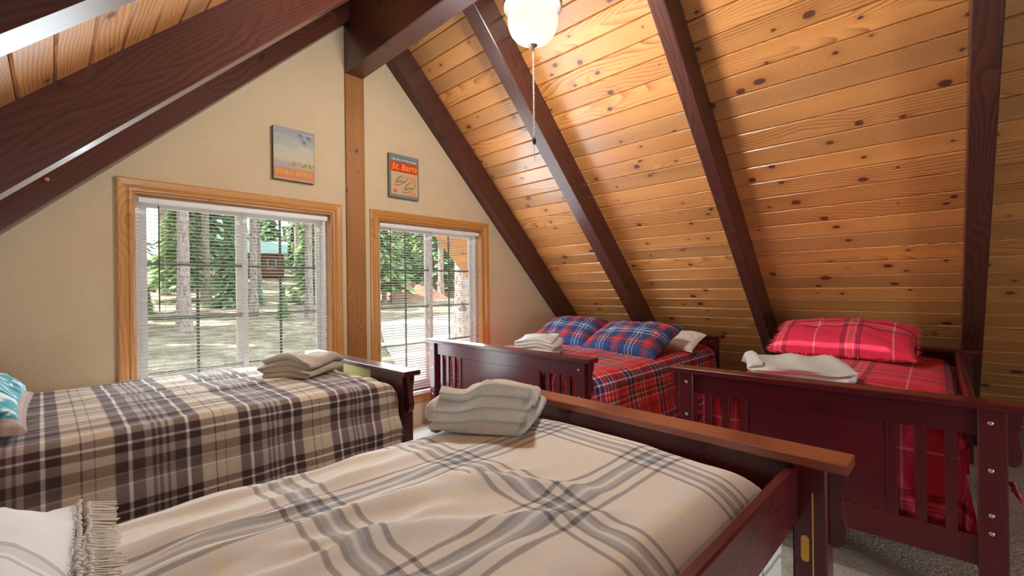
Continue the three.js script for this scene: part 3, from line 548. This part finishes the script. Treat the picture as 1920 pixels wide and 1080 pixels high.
// ---------------------------------------------------------------- two small canvas prints
function canvasTexture(w, h, draw) { const c = document.createElement('canvas'); c.width = w; c.height = h; draw(c.getContext('2d'), w, h); const t = new THREE.CanvasTexture(c); t.colorSpace = THREE.SRGBColorSpace; return t; }
function print(label, x0, x1, y0, y1, tex, edge) {
  const w = x1 - x0, h = y1 - y0, d = 0.026, o = thing('canvas_print', label, 'picture', [(x0 + x1) / 2, y0, 0.004]);
  mesh('stretcher', bar(-w / 2, w / 2, 0, h, 0, d, 'x', 0.002), std({ color: edge, roughness: 0.8 }), o);
  const g = new THREE.PlaneGeometry(w - 0.004, h - 0.004); g.translate(0, h / 2, d + 0.0006); mesh('printed_face', g, std({ map: tex, roughness: 0.75 }), o);
}
print('canvas print of a pale beach sky with orange lettering', -0.585, -0.325, 1.842, 2.184, canvasTexture(384, 512, (c, w, h) => {
  const g = c.createLinearGradient(0, 0, 0, h); g.addColorStop(0, '#8f93a0'); g.addColorStop(0.18, '#a0a4a6'); g.addColorStop(0.42, '#b9b9a4'); g.addColorStop(0.6, '#c4bd98'); g.addColorStop(0.66, '#b4aca0'); g.addColorStop(0.76, '#b8a49a'); g.addColorStop(0.78, '#c98a54'); g.addColorStop(0.93, '#cc8148'); g.addColorStop(1, '#c3a48e');
  c.fillStyle = g; c.fillRect(0, 0, w, h);
  let s = 7; const r = () => (s = (s * 16807) % 2147483647) / 2147483647;
  for (let i = 0; i < 60; i++) { c.fillStyle = `rgba(${190 + r() * 30},${185 + r() * 30},${190 + r() * 20},0.10)`; c.beginPath(); c.ellipse(r() * w, r() * h * 0.55, 30 + r() * 70, 6 + r() * 16, 0, 0, 7); c.fill(); }
  c.fillStyle = 'rgba(170,160,170,0.6)'; c.beginPath(); c.moveTo(0, h * 0.64); c.lineTo(w * 0.55, h * 0.72); c.lineTo(w * 0.6, h * 0.77); c.lineTo(0, h * 0.77); c.fill();
  for (let i = 0; i < 60; i++) { c.fillStyle = r() < 0.5 ? 'rgba(120,112,60,0.4)' : 'rgba(190,160,70,0.4)'; c.beginPath(); c.ellipse(w * (0.35 + 0.65 * r()), h * (0.64 + 0.08 * r()), 4 + r() * 10, 4 + r() * 9, 0, 0, 7); c.fill(); }
  c.strokeStyle = 'rgba(86,84,86,0.75)'; c.lineWidth = 5; c.lineCap = 'round';
  for (const [x, y] of [[0.7, 0.08], [0.9, 0.1], [0.78, 0.2]]) for (let k = 0; k < 6; k++) { const a = 1.3 + k * 0.45; c.beginPath(); c.moveTo(w * x, h * y); c.quadraticCurveTo(w * x + 25 * Math.cos(a), h * y + 8 * Math.sin(a), w * x + 44 * Math.cos(a), h * y + 40 * Math.sin(a)); c.stroke(); }
  c.fillStyle = '#dca469'; c.font = 'bold 74px serif'; c.textAlign = 'center'; c.fillText('BORA BORA', w / 2, h * 0.905, w * 0.92);
}), '#5d5148');
print('canvas print of two flip flops with a red lettered banner', 0.249, 0.521, 1.842, 2.184, canvasTexture(400, 512, (c, w, h) => {
  c.fillStyle = '#77807a'; c.fillRect(0, 0, w, h);
  c.fillStyle = '#c3aa84'; c.fillRect(22, 40, w - 40, h - 74);
  let s = 11; const r = () => (s = (s * 16807) % 2147483647) / 2147483647;
  for (let i = 0; i < 400; i++) { c.fillStyle = r() < 0.5 ? 'rgba(150,128,96,0.35)' : 'rgba(214,192,150,0.4)'; c.fillRect(22 + r() * (w - 44), 140 + r() * (h - 180), 3, 3); }
  c.fillStyle = '#5d757a'; c.fillRect(14, 36, w - 30, 52);
  c.fillStyle = '#cf3a12'; c.fillRect(10, 88, w - 26, 108); c.fillStyle = '#b92a16'; c.fillRect(30, 180, w - 60, 26);
  c.fillStyle = '#e8e8e2'; c.font = 'bold 34px serif'; c.textAlign = 'center'; c.fillText('The Pier of The Sands', w / 2, 72, w * 0.86);
  c.fillStyle = '#f2a53c'; c.font = 'italic bold 104px serif'; c.fillText('St. Barts', w / 2, 182, w * 0.86);
  for (const [x, y, a] of [[150, 300, 0.5], [262, 372, 0.62]]) {
    c.save(); c.translate(x, y); c.rotate(-a); c.fillStyle = '#bda27c'; c.strokeStyle = '#6b4a2c'; c.lineWidth = 6; c.beginPath(); c.ellipse(0, 0, 112, 46, 0, 0, 7); c.fill(); c.beginPath(); c.ellipse(0, 0, 112, 46, 0, 0.15, 3.0); c.stroke();
    c.strokeStyle = '#2c2a20'; c.lineWidth = 7; c.beginPath(); c.moveTo(38, -40); c.quadraticCurveTo(-20, -44, -66, -2); c.quadraticCurveTo(-10, 6, 40, 40); c.stroke(); c.restore();
  }
  c.fillStyle = '#e0642c'; c.beginPath(); for (let k = 0; k < 10; k++) { const a = k * Math.PI / 5, q = k % 2 ? 16 : 42; c.lineTo(72 + q * Math.cos(a), 436 + q * Math.sin(a)); } c.fill();
  c.fillStyle = '#a03028'; c.beginPath(); c.ellipse(80, 440, 10, 8, 0, 0, 7); c.fill();
  c.fillStyle = 'rgba(226,120,60,0.45)'; c.beginPath(); c.ellipse(320, 280, 50, 40, 0, 0, 7); c.fill(); c.beginPath(); c.ellipse(300, 450, 60, 26, 0, 0, 7); c.fill();
}), '#6f6f68');

// ---------------------------------------------------------------- the woods outside
const groundY = (x, z) => { const d = -z; const b = d < 28 ? -1.25 + 0.055 * d : d < 70 ? 0.29 + 0.12 * (d - 28) : 5.33 + 0.03 * (d - 70); return b + 0.12 * noise(x * 0.3, z * 0.3) * clamp(d / 6); };
{
  const m = texture(1024, 1024, (x, y) => { const a = fbm(x / 60, y / 60, 4), b = hash(x, y) - 0.5, k = noise(x / 7, y / 7); let c = mix3([132, 118, 100], [184, 174, 154], sstep(-0.35, 0.35, a + 0.3 * k)); c = mix3(c, [110, 116, 66], sstep(0.25, 0.5, noise(x / 44 + 40, y / 44)) * 0.5); return [c[0] + b * 46, c[1] + b * 44, c[2] + b * 40]; });
  const g = gridGeo(110, 110, (u, v) => { const x = lerp(-50, 90, u), z = lerp(-0.9, -105, v ** 1.4); return [x, groundY(x, z), z, x, z]; });
  { const i = g.index.array; for (let k = 0; k < i.length; k += 3) { const t = i[k + 1]; i[k + 1] = i[k + 2]; i[k + 2] = t; } g.computeVertexNormals(); }
  if (g.attributes.normal.getY(50) < 0) { const i = g.index.array; for (let k = 0; k < i.length; k += 3) { const t = i[k + 1]; i[k + 1] = i[k + 2]; i[k + 2] = t; } g.computeVertexNormals(); }
  const o = mesh('forest_ground', g, std({ map: scaled(m, 7, 7), roughness: 1 })); o.userData = { label: 'needle strewn forest ground rising away from the house', category: 'ground', kind: 'structure' }; scene.add(o);
  const dm = texture(256, 256, (x, y) => { const n = (hash(x, y) - 0.5) * 40 + noise(x / 12, y / 12) * 12; return [206 + n, 202 + n, 194 + n]; });
  const dg = gridGeo(40, 24, (u, v) => { const z = lerp(-3.2, -15, v) + 1.2 * noise(u * 5, 3), x = lerp(2.5, 40, u) + v * 6; return [x, groundY(x, z) + 0.03, z - u * 6, x, z]; });
  { const p = dg.attributes.position; for (let i = 0; i < p.count; i++) p.setY(i, groundY(p.getX(i), p.getZ(i)) + 0.05); dg.computeVertexNormals(); if (dg.attributes.normal.getY(50) < 0) { const i = dg.index.array; for (let k = 0; k < i.length; k += 3) { const t = i[k + 1]; i[k + 1] = i[k + 2]; i[k + 2] = t; } dg.computeVertexNormals(); } }
  const d = mesh('driveway', dg, std({ map: scaled(dm, 2, 2), roughness: 1 })); d.userData = { label: 'pale gravel drive crossing in front of the woods', category: 'driveway', kind: 'structure' }; scene.add(d);
  // outer wall skirt below the loft
  const sk = mesh('wall_outside', bar(-3.6, 3.6, -2.2, -0.12, -0.16, Z1 + 0.2, 'x', 0.001), std({ color: '#6a5546', roughness: 0.9 })); sk.userData = { label: 'storey of the house below the loft', category: 'wall', kind: 'structure' }; scene.add(sk);
}
const barkMap = scaled(texture(256, 512, (x, y) => { const a = fbm(x / 12, y / 40, 4), c = Math.abs(noise(x / 9 + 0.6 * noise(x / 20, y / 30), y / 46)); const n = (hash(x, y) - 0.5) * 24; const k = sstep(0.02, 0.22, c); return [lerp(86, 168, k) + a * 30 + n, lerp(78, 152, k) + a * 28 + n, lerp(76, 146, k) + a * 26 + n]; }), 1, 2);
const bark = std({ map: barkMap, roughness: 1 });
const needle = [[116, 156, 112], [138, 170, 112], [100, 150, 128]].map((c) => phy({ color: new THREE.Color(`rgb(${c})`), roughness: 0.9, transmission: 0.25, thickness: 0, side: THREE.DoubleSide }));
function trunkGeo(h, r) { return gridGeo(14, 10, (u, v) => { const a = u * 2 * Math.PI, q = r * (1 - 0.55 * v) * (1 + 0.35 * Math.exp(-v * h / 0.5)) * (1 + 0.06 * noise(Math.cos(a) * 3 + v * h, Math.sin(a) * 3)); return [Math.cos(a) * q, v * h, -Math.sin(a) * q, u * 2 * Math.PI * r, v * h]; }); }
function crownGeo(h0, h1, R, n, sz, sd) {                  // drooping sprays in whorls from h0 (width R) to the tip h1
  const P = []; seed = 777 + sd * 131;
  for (let i = 0; i < n; i++) {
    const f = Math.pow(rnd(), 1.15), y = lerp(h0, h1, f), reach = R * (1 - f * 0.94) * rr(0.35, 1), a = rnd() * 2 * Math.PI, c = Math.cos(a), s = Math.sin(a), l = sz * rr(0.6, 1.3), w = l * rr(0.16, 0.34), dr = -0.25 - 0.3 * rnd();
    const b = [c * (reach - l), y - dr * l * 0.3, s * (reach - l)], e = [c * reach, y + dr * l, s * reach], m = [(b[0] + e[0]) / 2, (b[1] + e[1]) / 2 + 0.06 * l, (b[2] + e[2]) / 2], tw = rr(-0.6, 0.6);
    const q = [-s * w, tw * w, c * w];
    const A = [m[0] + q[0], m[1] + q[1] - 0.12 * l, m[2] + q[2]], B = [m[0] - q[0], m[1] - q[1] - 0.12 * l, m[2] - q[2]];
    P.push(...b, ...A, ...e, ...b, ...e, ...B);
  }
  const g = new THREE.BufferGeometry(); g.setAttribute('position', new THREE.Float32BufferAttribute(P, 3)); g.setAttribute('uv', new THREE.Float32BufferAttribute(new Float32Array(P.length / 3 * 2), 2)); g.computeVertexNormals(); return g;
}
const crowns = [crownGeo(0.6, 9, 2.4, 1500, 0.75, 1), crownGeo(0.4, 7, 2.0, 1300, 0.65, 2), crownGeo(1.2, 12, 2.9, 1800, 0.85, 3)], tall = [crownGeo(7, 17, 2.7, 1300, 0.9, 4), crownGeo(8.5, 20, 3.1, 1400, 1.0, 5)];
const trunkTall = trunkGeo(17, 0.2), trunkFir = [trunkGeo(9, 0.14), trunkGeo(7, 0.12), trunkGeo(12, 0.17)];
function pineTree(x, z, r, label, group, k = 0) {
  const t = thing('pine_tree', label, 'tree', [x, groundY(x, z) - 0.1, z], rr(0, 6), group);
  const tr = mesh('trunk', trunkTall, bark, t); tr.scale.set(r / 0.2, 1, r / 0.2);
  mesh('crown', tall[k % 2], needle[k % 3], t);
}
function fir(x, z, s, k, label, group) {
  const t = thing('fir_tree', label, 'tree', [x, groundY(x, z) - 0.1, z], rr(0, 6), group);
  mesh('trunk', trunkFir[k % 3], bark, t); mesh('foliage', crowns[k % 3], needle[(k + (k >> 1)) % 3], t); t.scale.setScalar(s);
}
seed = 4242;
pineTree(1.77, -16.8, 0.21, 'tall pine with a stout bare trunk beyond the window over the brown plaid bed', undefined, 0);
pineTree(8.52, -9.1, 0.27, 'rough barked pine close outside the window behind the navy plaid bed', undefined, 1);
pineTree(5.18, -20.7, 0.18, 'slim pine trunk beside the small fir outside', undefined, 1);
pineTree(7.27, -19.4, 0.19, 'pine trunk standing between the small fir and the cabin outside', undefined, 0);
for (const [x, z, r, k] of [[5.0, -29.4, 0.25, 1], [3.6, -34, 0.3, 0], [3.0, -24.5, 0.2, 1], [21.6, -27.7, 0.26, 0], [24, -40, 0.3, 1], [31, -44, 0.3, 0], [15, -36, 0.26, 1], [11, -40, 0.26, 0], [8.5, -48, 0.3, 1], [6.5, -42, 0.26, 0], [27, -33, 0.25, 1], [36, -36, 0.3, 0], [18, -50, 0.3, 1], [-6, -14, 0.25, 0], [-9, -22, 0.25, 1], [-3, -26, 0.25, 0], [0.5, -30, 0.22, 1], [12, -28, 0.2, 0], [-4, -9, 0.22, 1], [-7.5, -18, 0.25, 0], [-1.5, -19, 0.22, 1], [-2, -14.5, 0.2, 0], [-11, -17, 0.25, 1], [-5.5, -22, 0.22, 0], [1, -22.5, 0.2, 1], [-8, -11, 0.25, 0]])
  pineTree(x, z, r, 'tall pine with a bare trunk standing in the woods outside', 'pines in the woods outside', k);
fir(5.97, -19.1, 0.24, 1, 'small young fir between two pine trunks outside');
const spots = [];
for (let i = 0, tries = 0; i < 54 && tries < 4000; tries++) {
  const d = rr(25, 62), x = -1.6 + (d + 3) * rr(0.03, 1.2), z = -d;
  if ((x > 9.5 && x < 17 && d > 30 && d < 52) || (x > 15 && x < 22.5 && d < 31) || spots.some((p) => Math.hypot(p[0] - x, p[1] - z) < 3.1)) continue;
  spots.push([x, z]); i++;
  fir(x, z, rr(0.75, 1.2), i, 'full green fir in the woods outside', 'firs in the woods outside');
}
for (const [x, z, s, k] of [[3.4, -27, 0.22, 1], [7.2, -27.5, 0.3, 0], [4.2, -36, 0.5, 2], [1.6, -24, 0.2, 1], [14.5, -27, 0.4, 1], [19, -33, 0.6, 0]]) fir(x, z, s, k, 'low bushy fir growing among the pine trunks outside', 'low firs outside');
{ // cabin on the slope
  const x = 13.2, z = -47, o = thing('cabin', 'dark cabin with pale blue green roof on the wooded slope outside', 'cabin', [x, groundY(x, z) - 0.2, z], -0.35);
  const wallM = std({ color: '#7a4a34', roughness: 0.9 }), roofM = std({ color: '#9dc2c0', roughness: 0.6 });
  mesh('walls', join([bar(-2.2, 2.2, 0, 2.3, -2, 2, 'x', 0.02)]), wallM, o);
  for (const s of [-1, 1]) { const r = mesh('roof', bar(-2.6, 2.6, 0, 0.12, -0.1, 2.7, 'x', 0.02), roofM, o); r.position.set(0, 3.6, 0); r.rotation.y = s > 0 ? 0 : Math.PI; r.rotation.order = 'YXZ'; r.rotation.x = 0.5; }
  for (const xx of [-1.2, 1.2]) { const w = mesh('window', bar(xx - 0.4, xx + 0.4, 0.9, 1.8, 2.0, 2.04, 'x', 0.01), std({ color: '#d8d4cc', roughness: 0.5 }), o); mesh('pane', bar(xx - 0.33, xx + 0.33, 0.97, 1.73, 2.035, 2.05, 'x', 0.005), std({ color: '#2e3a40', roughness: 0.1 }), w); }
  mesh('door', bar(-0.45, 0.45, 0, 2, 2.0, 2.05, 'y', 0.01), std({ color: '#4a3024', roughness: 0.8 }), o);
}
{
  const m = mesh('dirt_mound', gridGeo(30, 30, (u, v) => { const a = u * 2 * Math.PI, q = v * 2.6, h = 1.3 * (1 - v * v) * (1 + 0.25 * noise(Math.cos(a) * 2 + 5, Math.sin(a) * 2 + v * 3)); return [Math.cos(a) * q * 1.3, h, -Math.sin(a) * q, u * 9, v * 3]; }), std({ map: scaled(texture(256, 256, (x, y) => { const n = (hash(x, y) - 0.5) * 40 + noise(x / 14, y / 14) * 18; return [150 + n, 112 + n, 92 + n]; }), 2, 2), roughness: 1 }));
  m.position.set(19.0, groundY(19, -28) - 0.15, -28); tag(m, 'brown dirt mound beside the drive outside', 'mound');
}
renderer.render(scene, camera);
